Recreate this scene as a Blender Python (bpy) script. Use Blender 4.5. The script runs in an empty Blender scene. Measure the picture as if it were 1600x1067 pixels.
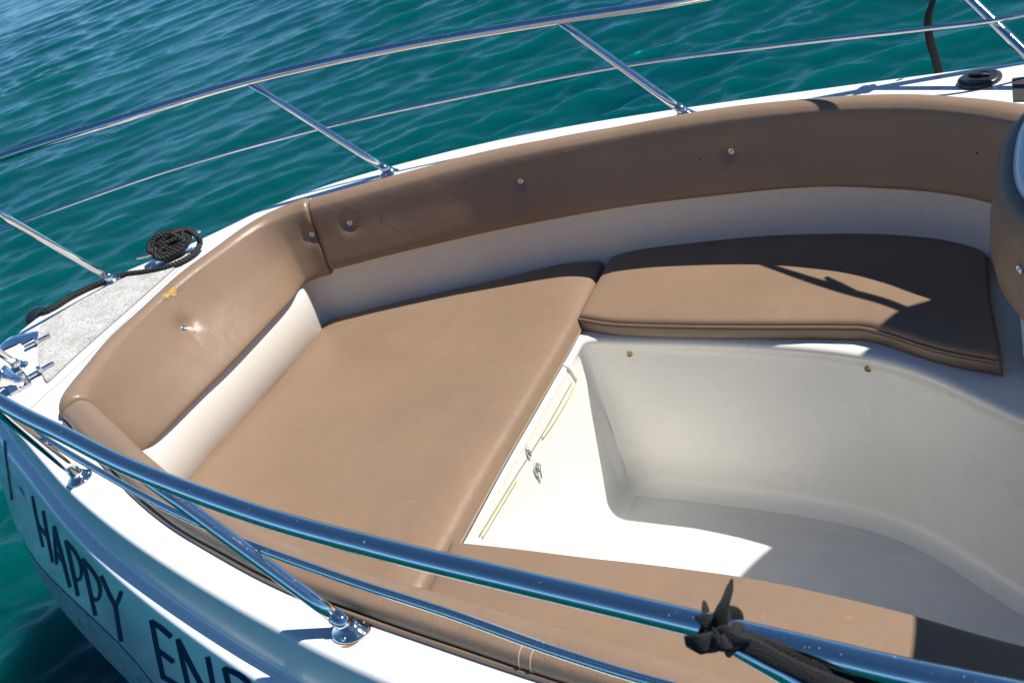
import bpy, bmesh, math, random
import numpy as np
from mathutils import Vector, Matrix
from mathutils.bvhtree import BVHTree
random.seed(7); rng = np.random.default_rng(11)
scene = bpy.context.scene
COL = scene.collection

# ------------------------------------------------------------------ camera
CAM = np.array([0.88125, -1.89113, 1.10128])
YAW, PITCH, ROLL, F = 0.585118, 0.500113, -0.354860, 1700.0
def cam_axes():
    cy, sy = math.cos(YAW), math.sin(YAW); cp, sp = math.cos(PITCH), math.sin(PITCH)
    w = np.array([-sy*cp, cy*cp, -sp]); r = np.array([cy, sy, 0.]); u = np.cross(r, w)
    cr, sr = math.cos(ROLL), math.sin(ROLL)
    return r*cr + u*sr, -r*sr + u*cr, w
CR_, CU_, CW_ = cam_axes()
def ray(px, py): return CW_ + CR_*(px-800)/F - CU_*(py-533.5)/F
def at(px, py, z=0.0):                       # point of the photo on a level at height z
    d = ray(px, py); return CAM + d*(z-CAM[2])/d[2]
def on(px, py, ax, val):                     # point of the photo on the plane axis=val
    d = ray(px, py); return CAM + d*(val-CAM[ax])/d[ax]
def proj(P):
    d = np.asarray(P, float)-CAM; k = d@CW_
    return np.stack([800+F*(d@CR_)/k, 533.5-F*(d@CU_)/k], -1)
cd = bpy.data.cameras.new('camera'); cam = bpy.data.objects.new('camera', cd); COL.objects.link(cam)
M = Matrix(((CR_[0], CU_[0], -CW_[0], CAM[0]), (CR_[1], CU_[1], -CW_[1], CAM[1]), (CR_[2], CU_[2], -CW_[2], CAM[2]), (0, 0, 0, 1)))
cam.matrix_world = M
cd.sensor_width = 36; cd.lens = 36*F/1600; cd.clip_start = .02; cd.clip_end = 9000
cd.dof.use_dof = True; cd.dof.focus_distance = 2.25; cd.dof.aperture_fstop = 10
scene.camera = cam

# ------------------------------------------------------------------ light
SUN = Vector((.56, .28, 1.0)).normalized()
el = math.asin(SUN.z); az = math.atan2(SUN.x, SUN.y)
wd = bpy.data.worlds.new('World'); scene.world = wd; wd.use_nodes = True
nt = wd.node_tree; nt.nodes.clear()
sk = nt.nodes.new('ShaderNodeTexSky'); sk.sky_type = 'NISHITA'; sk.sun_disc = False
sk.sun_elevation = el; sk.sun_rotation = az; sk.altitude = 2500; sk.air_density = .6; sk.dust_density = .0; sk.ozone_density = .8
bg = nt.nodes.new('ShaderNodeBackground'); bg.inputs[1].default_value = .10
ow = nt.nodes.new('ShaderNodeOutputWorld'); 
mxs = nt.nodes.new('ShaderNodeMix'); mxs.data_type = 'RGBA'; mxs.blend_type = 'MULTIPLY'; mxs.inputs[0].default_value = 1; mxs.inputs[7].default_value = (.64, .99, 1.14, 1)
nt.links.new(sk.outputs[0], mxs.inputs[6]); nt.links.new(mxs.outputs[2], bg.inputs[0]); nt.links.new(bg.outputs[0], ow.inputs[0])
ld = bpy.data.lights.new('sun', 'SUN'); ld.energy = 4.9; ld.angle = math.radians(.53); ld.color = (1, .955, .88)
sun = bpy.data.objects.new('sun', ld); COL.objects.link(sun); sun.rotation_euler = SUN.to_track_quat('Z', 'Y').to_euler()
sun.location = (3, 3, 6)
vs = scene.view_settings; vs.view_transform = 'Standard'; vs.look = 'None'; vs.exposure = .45; vs.gamma = 1; vs.use_curve_mapping = False
scene.cycles.max_bounces = 8; scene.cycles.diffuse_bounces = 4; scene.cycles.use_denoising = True
scene.cycles.sample_clamp_indirect = 2.5; scene.cycles.seed = 3; scene.cycles.caustics_reflective = False; scene.cycles.caustics_refractive = False

# ------------------------------------------------------------------ materials
class NT:
    def __init__(s, name):
        s.m = bpy.data.materials.new(name); s.m.use_nodes = True; s.t = s.m.node_tree; s.t.nodes.clear()
        s.o = s.n('ShaderNodeOutputMaterial'); s.p = s.n('ShaderNodeBsdfPrincipled'); s.l(s.p.outputs[0], s.o.inputs[0])
        s.co = s.n('ShaderNodeTexCoord').outputs['Object']
    def n(s, t, **k):
        x = s.t.nodes.new(t)
        for a, b in k.items(): setattr(x, a, b)
        return x
    def l(s, a, b): s.t.links.new(a, b)
    def put(s, sock, v):
        if hasattr(v, 'is_output'): s.l(v, sock)
        else: sock.default_value = v
    def noise(s, scale, detail=4, rough=.55, stretch=None, dist=0):
        x = s.n('ShaderNodeTexNoise'); x.inputs['Scale'].default_value = scale; x.inputs['Detail'].default_value = detail
        x.inputs['Roughness'].default_value = rough; x.inputs['Distortion'].default_value = dist
        v = s.co
        if stretch:
            mp = s.n('ShaderNodeMapping'); mp.inputs['Scale'].default_value = stretch; s.l(s.co, mp.inputs[0]); v = mp.outputs[0]
        s.l(v, x.inputs['Vector']); return x.outputs[0]
    def ramp(s, v, stops):
        r = s.n('ShaderNodeValToRGB'); e = r.color_ramp.elements
        while len(e) < len(stops): e.new(.5)
        for q, (p, c) in zip(e, stops): q.position = p; q.color = (*c, 1) if len(c) == 3 else c
        s.l(v, r.inputs[0]); return r.outputs[0]
    def mix(s, f, a, b):
        x = s.n('ShaderNodeMix', data_type='RGBA'); s.put(x.inputs[0], f)
        s.put(x.inputs[6], (*a, 1) if isinstance(a, tuple) else a); s.put(x.inputs[7], (*b, 1) if isinstance(b, tuple) else b); return x.outputs[2]
    def math(s, op, a, b=0.0):
        x = s.n('ShaderNodeMath', operation=op); s.put(x.inputs[0], a); s.put(x.inputs[1], b); return x.outputs[0]
    def bump(s, v, strength, dist, prev=None):
        b = s.n('ShaderNodeBump'); b.inputs['Strength'].default_value = strength; b.inputs['Distance'].default_value = dist
        s.l(v, b.inputs['Height'])
        if prev: s.l(prev, b.inputs['Normal'])
        return b.outputs[0]
    def set(s, **k):
        for a, b in k.items():
            q = s.p.inputs[a.replace('_', ' ')]
            if isinstance(b, tuple) and len(b) == 3 and a != 'Subsurface_Radius': b = (*b, 1)
            s.put(q, b)
def rgb(v): return v, v, v

def gelcoat(name, col, rough=.22, dirt=.10, speck=True):
    a = NT(name)
    n1 = a.ramp(a.noise(2.3, 5), [(.35, rgb(0)), (.75, rgb(1))])
    c = a.mix(a.math('MULTIPLY', n1, dirt), col, tuple(x*y for x, y in zip(col, (.80, .77, .70))))
    if speck:
        s1 = a.ramp(a.noise(150, 1, .5), [(.76, rgb(0)), (.78, rgb(1))])
        c = a.mix(a.math('MULTIPLY', s1, .5), c, (.30, .26, .20))
    a.set(Base_Color=c, Roughness=a.ramp(a.noise(6, 3), [(.2, rgb(rough*.75)), (.8, rgb(rough*1.35))]), IOR=1.5)
    a.set(Normal=a.bump(a.noise(3.5, 2), .08, .02))
    return a.m
def leather(name, col, rough=.42, grain=.28, crease=.36, tear=None):
    a = NT(name)
    big = a.noise(3.0, 5, .6); mid = a.noise(22, 4, .6)
    c = a.mix(a.ramp(big, [(.3, rgb(0)), (.7, rgb(1))]), tuple(x*.92 for x in col), tuple(x*1.06 for x in col))
    c = a.mix(a.math('MULTIPLY', a.ramp(mid, [(.35, rgb(0)), (.75, rgb(1))]), .22), c, tuple(x*y for x, y in zip(col, (1.13, 1.12, 1.10))))
    scuff = a.ramp(a.noise(42, 3, .5), [(.715, rgb(0)), (.74, rgb(1))])
    c = a.mix(a.math('MULTIPLY', scuff, .22), c, tuple(min(1, x*1.7) for x in col))
    dark = a.ramp(a.noise(55, 2, .5, (1, 1, 1.3)), [(.725, rgb(0)), (.75, rgb(1))])
    c = a.mix(a.math('MULTIPLY', dark, .3), c, tuple(x*.45 for x in col))
    rg = a.ramp(a.noise(9, 4), [(.25, rgb(rough*.8)), (.8, rgb(rough*1.25))])
    v = a.n('ShaderNodeTexVoronoi'); v.inputs['Scale'].default_value = 420; a.l(a.co, v.inputs['Vector'])
    nb = a.bump(v.outputs['Distance'], grain, .0012)
    nb = a.bump(a.noise(7, 3, .5, None, .6), crease, .012, nb)
    nb = a.bump(a.noise(34, 4, .6), .18, .004, nb)
    if tear is not None:
        vm = a.n('ShaderNodeVectorMath', operation='DISTANCE'); vm.inputs[1].default_value = tear[0]
        mp = a.n('ShaderNodeVectorMath', operation='ADD'); sc = a.n('ShaderNodeVectorMath', operation='SCALE')
        nn = a.n('ShaderNodeTexNoise'); nn.inputs['Scale'].default_value = 65; nn.inputs['Detail'].default_value = 4; a.l(a.co, nn.inputs['Vector'])
        sb = a.n('ShaderNodeVectorMath', operation='SUBTRACT'); sb.inputs[1].default_value = (.5, .5, .5); a.l(nn.outputs[1], sb.inputs[0])
        a.l(sb.outputs[0], sc.inputs[0]); sc.inputs['Scale'].default_value = .045; a.l(a.co, mp.inputs[0]); a.l(sc.outputs[0], mp.inputs[1])
        mg = a.n('ShaderNodeMapping'); mg.inputs['Scale'].default_value = tear[2]; a.l(mp.outputs[0], mg.inputs[0])
        vm.inputs[1].default_value = tuple(p*q for p, q in zip(tear[0], tear[2])); a.l(mg.outputs[0], vm.inputs[0])
        R = tear[1]
        inn = a.math('LESS_THAN', vm.outputs['Value'], R); rim = a.math('LESS_THAN', vm.outputs['Value'], R*1.16)
        foam = a.ramp(a.noise(120, 3), [(.3, (.26, .15, .05)), (.6, (.46, .30, .12))])
        c = a.mix(rim, c, (.16, .09, .05)); c = a.mix(inn, c, foam)
        rg = a.mix(inn, rg, rgb(.9))
    a.set(Base_Color=c, Roughness=rg, Normal=nb, IOR=1.45)
    return a.m
def metal(name, col=(.72, .72, .73), rough=.09, scr=.5):
    a = NT(name)
    sp = a.ramp(a.noise(210, 2, .6), [(.70, rgb(0)), (.74, rgb(1))]); sm = a.ramp(a.noise(16, 4, .7), [(.52, rgb(0)), (.72, rgb(1))])
    rr_ = a.ramp(a.noise(45, 4, .6), [(.3, rgb(rough*.6)), (.62, rgb(rough)), (.8, rgb(rough*3.2))])
    dul = a.math('MAXIMUM', a.math('MULTIPLY', sp, .55), a.math('MULTIPLY', sm, .16))
    a.set(Base_Color=a.mix(sp, col, tuple(x*.86 for x in col)), Metallic=1.0, Roughness=a.math('ADD', rr_, dul))
    a.set(Normal=a.bump(a.noise(140, 3), .05*scr, .002)); return a.m
def plain(name, col, rough=.5, bumps=None, var=.15, metallic=0.):
    a = NT(name)
    c = a.mix(a.noise(14, 4), tuple(x*(1-var) for x in col), tuple(min(1, x*(1+var)) for x in col))
    a.set(Base_Color=c, Roughness=rough, Metallic=metallic)
    if bumps: a.set(Normal=a.bump(a.noise(bumps[0], 3), bumps[1], bumps[2]))
    return a.m

TAN = (.240, .162, .108)
MT = {}
MT['gel'] = gelcoat('white_gelcoat', (.77, .77, .755), .2, .07)
MT['hull'] = gelcoat('hull_gelcoat', (.88, .90, .90), .12, .08, False)
MT['liner'] = gelcoat('liner_gelcoat', (.82, .80, .745), .28, .05)
MT['metal'] = metal('polished_steel')
MT['dullmetal'] = metal('dull_steel', (.62, .62, .63), .2)
MT['brass'] = metal('brass_stud', (.50, .36, .16), .3)
MT['leather'] = leather('tan_leather', TAN)
MT['leather_gloss'] = leather('tan_leather_worn', TAN, .30, .18, .30)
MT['piping'] = leather('tan_piping', tuple(x*.95 for x in TAN), .4)
MT['thread'] = plain('pale_thread', (.42, .31, .22), .8)
MT['black'] = plain('black_webbing', (.009, .009, .0095), .85, (420, .7, .003))
MT['rope'] = plain('black_rope', (.006, .006, .0065), .6, (500, .5, .002))
MT['rubber'] = plain('black_plastic', (.018, .019, .021), .38, (300, .2, .001))
MT['fender'] = plain('dark_fender', (.010, .022, .03), .3)
MT['ink'] = plain('navy_vinyl', (.006, .006, .075), .45)
MT['ink'].node_tree.nodes['Principled BSDF'].inputs['Specular IOR Level'].default_value = .15
MT['seam'] = plain('seam_sealant', (.16, .17, .17), .6)
MT['gasket'] = plain('yellowed_gasket', (.66, .54, .30), .6, (90, .4, .003), .25)
MT['white'] = plain('white_plastic', (.8, .8, .78), .3)
MT['rust'] = plain('rust_stain', (.30, .13, .035), .8)

a = NT('antifouling')
sw = a.noise(9, 6, .65, None, 2.2)
a.set(Base_Color=a.ramp(sw, [(.36, (.16, .18, .22)), (.47, (.40, .43, .47)), (.53, (.20, .22, .27)), (.68, (.46, .49, .52))]), Roughness=.42)
a.set(Normal=a.bump(a.noise(30, 4), .2, .006)); MT['bottom'] = a.m
a = NT('nonskid_deck')
g = a.noise(230, 2, .7)
a.set(Base_Color=a.mix(a.ramp(a.noise(14, 5, .65, (1, 1, 1)), [(.38, rgb(0)), (.7, rgb(1))]), a.ramp(g, [(.36, (.30, .29, .28)), (.56, (.66, .65, .63))]), a.ramp(g, [(.36, (.22, .21, .19)), (.55, (.44, .43, .40))])), Roughness=.8)
a.set(Normal=a.bump(g, .8, .004)); MT['nonskid'] = a.m
a = NT('floor_gelcoat')
w = a.n('ShaderNodeTexVoronoi'); w.inputs['Scale'].default_value = 150; a.l(a.co, w.inputs['Vector'])
fl = a.mix(a.math('MULTIPLY', a.ramp(a.noise(5, 6, .65), [(.35, rgb(0)), (.75, rgb(1))]), .30), (.71, .71, .69), (.52, .51, .48))
fl = a.mix(a.math('MULTIPLY', a.ramp(a.noise(2.2, 5, .7, (1, 3, 1), 1.0), [(.45, rgb(0)), (.7, rgb(1))]), .28), fl, (.46, .43, .37))
fl = a.mix(a.math('MULTIPLY', a.ramp(a.noise(60, 2), [(.72, rgb(0)), (.75, rgb(1))]), .4), fl, (.25, .21, .15))
a.set(Base_Color=fl, Roughness=.5, Normal=a.bump(w.outputs['Distance'], .35, .002)); MT['floor'] = a.m
a = NT('grip_strip')
a.set(Base_Color=a.ramp(a.noise(400, 2), [(.4, (.012, .012, .013)), (.65, (.05, .05, .052))]), Roughness=.85, Normal=a.bump(a.noise(400, 2), .8, .002)); MT['grip'] = a.m
a = NT('sea_water')
deep = a.ramp(a.noise(.22, 4, .55), [(.3, (.000, .046, .056)), (.7, (.000, .066, .060))])
a.set(Base_Color=deep, Roughness=.035, IOR=1.333, Specular_IOR_Level=.22, Subsurface_Weight=1.0, Subsurface_Radius=(.25, .9, 1.0), Subsurface_Scale=2.0, Specular_Tint=(.45, .82, 1.0))
a.set(Normal=a.bump(a.noise(19, 5, .62, (1, 1, 1), .5), .17, .03)); MT['water'] = a.m

# ------------------------------------------------------------------ mesh helpers
def link(o, parent=None):
    COL.objects.link(o)
    if parent: o.parent = parent
    return o
def mesh_obj(name, V, Fc, mat, parent=None, smooth=True, mats=None, midx=None):
    me = bpy.data.meshes.new(name)
    me.from_pydata([tuple(map(float, v)) for v in V], [], [tuple(map(int, f)) for f in Fc]); me.update()
    for m in (mats or [mat]): me.materials.append(m)
    if midx is not None: me.polygons.foreach_set('material_index', np.asarray(midx, np.int32))
    bm = bmesh.new(); bm.from_mesh(me); bmesh.ops.recalc_face_normals(bm, faces=bm.faces); bm.to_mesh(me); bm.free()
    if smooth: me.polygons.foreach_set('use_smooth', [True]*len(me.polygons))
    return link(bpy.data.objects.new(name, me), parent)
def empty(name, loc=(0, 0, 0)):
    o = bpy.data.objects.new(name, None); o.location = loc; o.empty_display_size = .1; return link(o)
def tag(o, label=None, cat=None, group=None, kind=None):
    for k, v in (('label', label), ('category', cat), ('group', group), ('kind', kind)):
        if v: o[k] = v
    return o
class MB:                                     # collects shapes that form one mesh
    def __init__(s): s.V = []; s.F = []
    def add(s, V, Fc):
        b = len(s.V); s.V += [tuple(v) for v in V]; s.F += [tuple(i+b for i in f) for f in Fc]; return s
    def grid(s, G, cu=False, cv=False):
        n, m = G.shape[:2]; Fc = []
        for i in range(n if cu else n-1):
            for j in range(m if cv else m-1):
                i2, j2 = (i+1) % n, (j+1) % m; Fc.append((i*m+j, i2*m+j, i2*m+j2, i*m+j2))
        return s.add(G.reshape(-1, 3), Fc)
    def tube(s, P, r, seg=10, cap=True, flat=None, nrm=None):
        P = np.asarray(P, float); n = len(P); r = np.broadcast_to(np.asarray(r, float), (n,))
        T = np.gradient(P, axis=0); T /= np.linalg.norm(T, axis=1)[:, None]+1e-12
        up = np.array([0, 0, 1.]) if nrm is None else np.asarray(nrm, float)
        if abs(T[0]@up) > .95: up = np.array([1., 0, 0])
        A = []; a_ = up-T[0]*(up@T[0]); a_ /= np.linalg.norm(a_)
        for t in T:
            a_ = a_-t*(a_@t); a_ /= np.linalg.norm(a_); A.append(a_.copy())
        A = np.array(A); B = np.cross(T, A); th = np.linspace(0, 2*np.pi, seg, endpoint=False)
        fa = 1 if flat is None else flat
        G = P[:, None]+r[:, None, None]*(np.cos(th)[None, :, None]*A[:, None]*fa+np.sin(th)[None, :, None]*B[:, None])
        b = len(s.V); s.grid(G, False, True)
        if cap:
            s.F.append(tuple(b+i for i in range(seg))[::-1]); s.F.append(tuple(b+(n-1)*seg+i for i in range(seg)))
        return s
    def box(s, c, ax, ay, az, bev=.0):        # box with half-axis vectors, bevelled by chamfer
        bm = bmesh.new(); bmesh.ops.create_cube(bm, size=2)
        if bev:
            for v in bm.verts: v.co = Vector((v.co.x*np.linalg.norm(ax), v.co.y*np.linalg.norm(ay), v.co.z*np.linalg.norm(az)))
            bmesh.ops.bevel(bm, geom=bm.edges[:], offset=bev, segments=2, affect='EDGES')
            X, Y, Z = (np.asarray(q, float)/np.linalg.norm(q) for q in (ax, ay, az))
        else: X, Y, Z = (np.asarray(q, float) for q in (ax, ay, az))
        bm.verts.index_update(); c = np.asarray(c, float)
        s.add([c+X*v.co.x+Y*v.co.y+Z*v.co.z for v in bm.verts], [[v.index for v in f.verts] for f in bm.faces]); bm.free(); return s
    def lathe(s, c, axis, prof, seg=24, sx=1., xdir=None):   # prof: (radius, height) along axis
        axis = np.asarray(axis, float)/np.linalg.norm(axis)
        x = np.asarray(xdir, float) if xdir is not None else (np.array([1., 0, 0]) if abs(axis[0]) < .9 else np.array([0, 1., 0]))
        x = x-axis*(x@axis); x /= np.linalg.norm(x); y = np.cross(axis, x); th = np.linspace(0, 2*np.pi, seg, endpoint=False)
        G = np.array([[np.asarray(c)+axis*h+r*(x*math.cos(t)*sx+y*math.sin(t)) for t in th] for r, h in prof])
        b = len(s.V); s.grid(G, False, True); n = len(prof)
        s.F.append(tuple(b+i for i in range(seg))); s.F.append(tuple(b+(n-1)*seg+i for i in range(seg))); return s
    def build(s, name, mat, parent=None, smooth=True): return mesh_obj(name, s.V, s.F, mat, parent, smooth)
def sharp(o, deg=35):
    m = o.modifiers.new('edge_split', 'EDGE_SPLIT'); m.split_angle = math.radians(deg); return o
def crs(P, per=8, closed=False):             # catmull-rom through P
    P = np.asarray(P, float); n = len(P)
    idx = lambda i: P[i % n] if closed else P[min(max(i, 0), n-1)]
    out = []
    for i in range(n if closed else n-1):
        p0, p1, p2, p3 = idx(i-1), idx(i), idx(i+1), idx(i+2)
        if not closed and i == 0: p0 = 2*p1-p2
        if not closed and i == n-2: p3 = 2*p2-p1
        for k in range(per):
            t = k/per; out.append(.5*((2*p1)+(-p0+p2)*t+(2*p0-5*p1+4*p2-p3)*t*t+(-p0+3*p1-3*p2+p3)*t**3))
    if not closed: out.append(P[-1])
    return np.array(out)
def evalc(C, per, t):                         # sample a crs curve at station t
    x = np.clip(np.asarray(t, float)*per, 0, len(C)-1.000001); i = x.astype(int); f = (x-i)[..., None]
    return C[i]*(1-f)+C[i+1]*f
def normals2(C):                              # left-hand 2D normal, turned towards the cockpit
    T = np.gradient(C, axis=0); T /= np.linalg.norm(T, axis=1)[:, None]
    return np.stack([-T[:, 1], T[:, 0]], 1)
def wob(V, amp, k, seed=0):                   # smooth small irregularity
    r = np.random.default_rng(seed); out = np.zeros(len(V))
    for i in range(7):
        d = r.normal(size=3); d *= k*(.6+.9*r.random())/np.linalg.norm(d); out += np.sin(V@d+r.random()*6.3)
    return amp*out/2.6

# ------------------------------------------------------------------ plan curves (U shaped: far side aft -> bow -> near side aft)
PER = 8
RL = [(1.05, .36), (.83, .48), (.715, .566), (.62, .655), (.513, .735), (.30, .80), (0, .832), (-.25, .825), (-.504, .79), (-.75, .745), (-.959, .685),
      (-1.2, .605), (-1.345, .552), (-1.432, .45), (-1.470, .27), (-1.488, .10), (-1.484, -.06), (-1.450, -.24), (-1.392, -.410), (-1.285, -.483),
      (-1.1, -.583), (-.8, -.738), (-.548, -.838), (-.3, -.918), (0, -.985), (.25, -1.035), (.6, -1.095), (1.1, -1.14), (1.7, -1.17)]
LL = [(1.08, -.12), (.92, -.10), (.80, -.04), (.713, .03), (.62, .12), (.51, .225), (.42, .285), (.33, .325), (.1, .36), (-.15, .39), (-.35, .415),
      (-.41, .41), (-.43, .37), (-.43, .3), (-.43, .15), (-.43, 0), (-.43, -.2), (-.43, -.38), (-.405, -.445), (-.33, -.465), (-.2, -.475), (0, -.487),
      (.15, -.498), (.3, -.515), (.45, -.54), (.6, -.575), (.8, -.62), (1.1, -.66), (1.7, -.7)]
NS = len(RL)
DEpx = [(1600, 101), (1364, 127), (1080, 167), (900, 195), (766, 219), (614, 260), (535, 281), (405, 324), (351, 361), (294, 383), (203, 422), (130, 452), (67, 487), (22, 527), (-22, 570), (-14, 622), (14, 660), (45, 690), (73, 724), (101, 758),
        (152, 801), (216, 849), (304, 906), (439, 980), (540, 1031)]
DE = [(1.7, .97), (1.15, .94)]+[tuple(at(x, y, 0)[:2]) for x, y in DEpx]+[(.2, -1.145), (.6, -1.2), (1.1, -1.235), (1.7, -1.25)]
def smooth_pts(P, it=1):
    P = np.array(P, float)
    for _ in range(it):
        Q = P.copy(); Q[1:-1] = .25*P[:-2]+.5*P[1:-1]+.25*P[2:]; P = Q
    return P
DEc = crs(smooth_pts(DE, 1), 10)
def arcpos(C):
    return np.concatenate([[0], np.cumsum(np.linalg.norm(np.diff(C, axis=0), axis=1))])
def resample(C, n, key=None):
    s = arcpos(C); q = np.linspace(0, s[-1], n) if key is None else key*s[-1]
    return np.stack([np.interp(q, s, C[:, i]) for i in range(C.shape[1])], 1)
RL[:9] = [tuple(p) for p in smooth_pts(RL[:10], 2)[:9]]
RLc = crs(RL, PER); RLn = normals2(RLc)
WL = np.array(RL); WL[11] = (-1.215, .613); WL[12] = (-1.372, .553); WL[13:18] = [(-1.397, .46), (-1.402, .27), (-1.401, .10), (-1.398, -.06), (-1.396, -.24)]; WL[18] = (-1.37, -.43)
WLc = crs(WL, PER); WLn = normals2(WLc)
LL[2:11] = [tuple(p) for p in smooth_pts(LL[1:12], 3)[1:10]]
LLc = crs(LL, PER); LLn = normals2(LLc)
# normals must point into the cockpit
if (RLn[len(RLn)//2]@np.array([1, 0])) < 0: RLn = -RLn; WLn = -WLn; LLn = -LLn
DEn = normals2(DEc)
if DEn[len(DEn)//2]@np.array([1, 0]) > 0: DEn = -DEn     # outward

# ------------------------------------------------------------------ the boat
boat = tag(empty('motorboat', (0, 0, 0)), 'white motorboat bow with tan upholstered cockpit, steel rails and navy lettering on its hull', 'boat')
def c3(C, z): return np.column_stack([C, np.full(len(C), z)])
def offc(C, N, o, z): return np.column_stack([C+N*o, np.full(len(C), z)])
NB = 260
D0 = resample(DEc, NB); Dn = resample(DEn, NB); Dn /= np.linalg.norm(Dn, axis=1)[:, None]
BOWF = np.clip((-D0[:, 0]-1.05)/.75, 0, 1)[:, None]; BOWF = BOWF*BOWF*(3-2*BOWF)
def hoff(o, z):                                # outward offset of the topsides, fuller towards the stem
    return D0+Dn*(o+BOWF*.21*np.clip((-z-.09)/.36, 0, 1)**.6*np.clip(o*20, 0, 1))
# deck: planar ring with rounded shoulder
R0 = resample(RLc, NB)
sect = [(0, 0), (.005, -.0012), (.010, -.005), (.0135, -.012), (.018, -.030), (.026, -.058), (.033, -.080), (.036, -.0875), (.046, -.0885)]
rows = [np.column_stack([R0*(1-k)+D0*k, np.zeros(NB)]) for k in (0, .25, .5, .75, .93)]+[np.column_stack([D0+Dn*o, np.full(NB, z)]) for o, z in sect]
deck = MB().grid(np.array(rows)).build('deck', MT['gel'], boat)
# hull side: rub ledge and topsides, then bottom
hs = [(.030, -.084), (.046, -.0890), (.064, -.0895), (.072, -.092), (.077, -.098), (.079, -.108), (.082, -.13), (.092, -.20), (.104, -.30), (.116, -.38), (.124, -.445), (.130, -.495)]
hull = MB().grid(np.array([np.column_stack([hoff(o, z), np.full(NB, z)]) for o, z in hs])).build('hull', MT['hull'], boat)
hb = [(.130, -.497), (.148, -.54), (.165, -.60), (.172, -.66), (.166, -.71), (.13, -.76), (.04, -.82), (-.06, -.95), (-.25, -1.15), (-.6, -1.45)]
cen = np.array([.4, 0.])
br = []
for o, z in hb:
    if o > -.05: P = hoff(o, z)
    else:
        k = min(1, (-o+.02)*1.5); P = hoff(.03, z)*(1-k*.8)+np.column_stack([D0[:, 0]*.9+.1, D0[:, 1]*.1-.05])*k*.8
    br.append(np.column_stack([P, np.full(NB, z)]))
mesh_b = MB().grid(np.array(br)).build('bottom_paint', MT['bottom'], hull)
MB().tube(np.column_stack([hoff(.1305, -.496), np.full(NB, -.496)]), .0022, 6).build('boot_stripe', MT['ink'], hull)
# name on the hull, cut from vinyl and laid on the surface
hbv = BVHTree.FromPolygons([v.co for v in hull.data.vertices], [p.vertices for p in hull.data.polygons])
dbv = BVHTree.FromPolygons([v.co for v in deck.data.vertices], [p.vertices for p in deck.data.polygons])
def cast(bv, px, py, lift=.0015):
    d = Vector(ray(px, py)).normalized(); h = bv.ray_cast(Vector(CAM), d)
    if h[0] is None: return None
    n = h[1] if h[1].dot(d) < 0 else -h[1]
    return np.array(h[0]+n*lift)
def stroke(mb, pts, w0, w1=None, per=6):
    P = crs([(x, y) for x, y in pts], per) if len(pts) > 2 else np.linspace(pts[0], pts[1], 14)
    P = np.array(P, float)/2.963+np.array([0, 707]); w1 = w1 or w0
    T = np.gradient(P, axis=0); T /= np.linalg.norm(T, axis=1)[:, None]; N = np.stack([-T[:, 1], T[:, 0]], 1)
    W = np.linspace(w0, w1, len(P))[:, None]/2.963/2
    rowsG = []
    for p, n, w in zip(P, N, W):
        q = [cast(hbv, *(p+n*w*k)) for k in (-1, 0, 1)]
        if all(v is not None for v in q): rowsG.append(q)
    if len(rowsG) > 1: mb.grid(np.array(rowsG))
nm = MB()
for pts, w in [([(150, 200), (172, 310), (200, 437)], 11), ([(200, 268), (220, 380), (245, 507)], 13), ([(178, 335), (220, 388)], 12),
               ([(250, 338), (256, 430), (264, 516)], 13), ([(250, 338), (288, 480), (325, 622)], 15), ([(258, 455), (298, 515)], 12),
               ([(306, 404), (334, 530), (362, 662)], 16), ([(306, 410), (345, 455), (370, 505), (378, 555), (366, 588), (337, 575)], 14),
               ([(384, 488), (413, 620), (443, 752)], 17), ([(384, 494), (428, 545), (456, 595), (465, 645), (450, 680), (418, 666)], 15),
               ([(468, 568), (500, 640), (535, 712)], 17), ([(562, 640), (552, 675), (535, 712)], 18), ([(535, 705), (548, 790), (562, 872)], 19),
               ([(702, 772), (728, 905), (757, 1042)], 21), ([(702, 780), (745, 808), (795, 852)], 22), ([(730, 912), (770, 940), (806, 968)], 21), ([(757, 1036), (795, 1058), (838, 1082)], 22),
               ([(824, 860), (850, 980), (880, 1110)], 21), ([(824, 862), (910, 1030), (1002, 1190)], 22), ([(962, 942), (985, 1060), (1008, 1190)], 22),
               ([(1040, 990), (1068, 1110), (1100, 1250)], 24), ([(1040, 996), (1110, 1028), (1165, 1080), (1200, 1160), (1195, 1230), (1160, 1270), (1100, 1245)], 24)]:
    stroke(nm, pts, w)
nm.build('boat_name', MT['ink'], hull)
# oval plate near the stem
q = cast(hbv, 37, 775, .002)
if q is not None:
    nq = np.array([-.55, -.83, .05])
    MB().lathe(q, nq, [(.034, -.004), (.034, .003), (.030, .006), (.026, .004), (.0, .003)], 28, .45, (-.83, .55, 0)).build('hull_fitting', MT['white'], hull)
st = [cast(hbv, x, y, .003) for x, y in ((8, 690), (10, 705), (12, 720), (14, 735), (16, 750), (18, 765), (20, 780))]
st = [s_ for s_ in st if s_ is not None]
if len(st) > 2: MB().tube(st, .003, 6).build('stem_trim', MT['seam'], hull)

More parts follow.
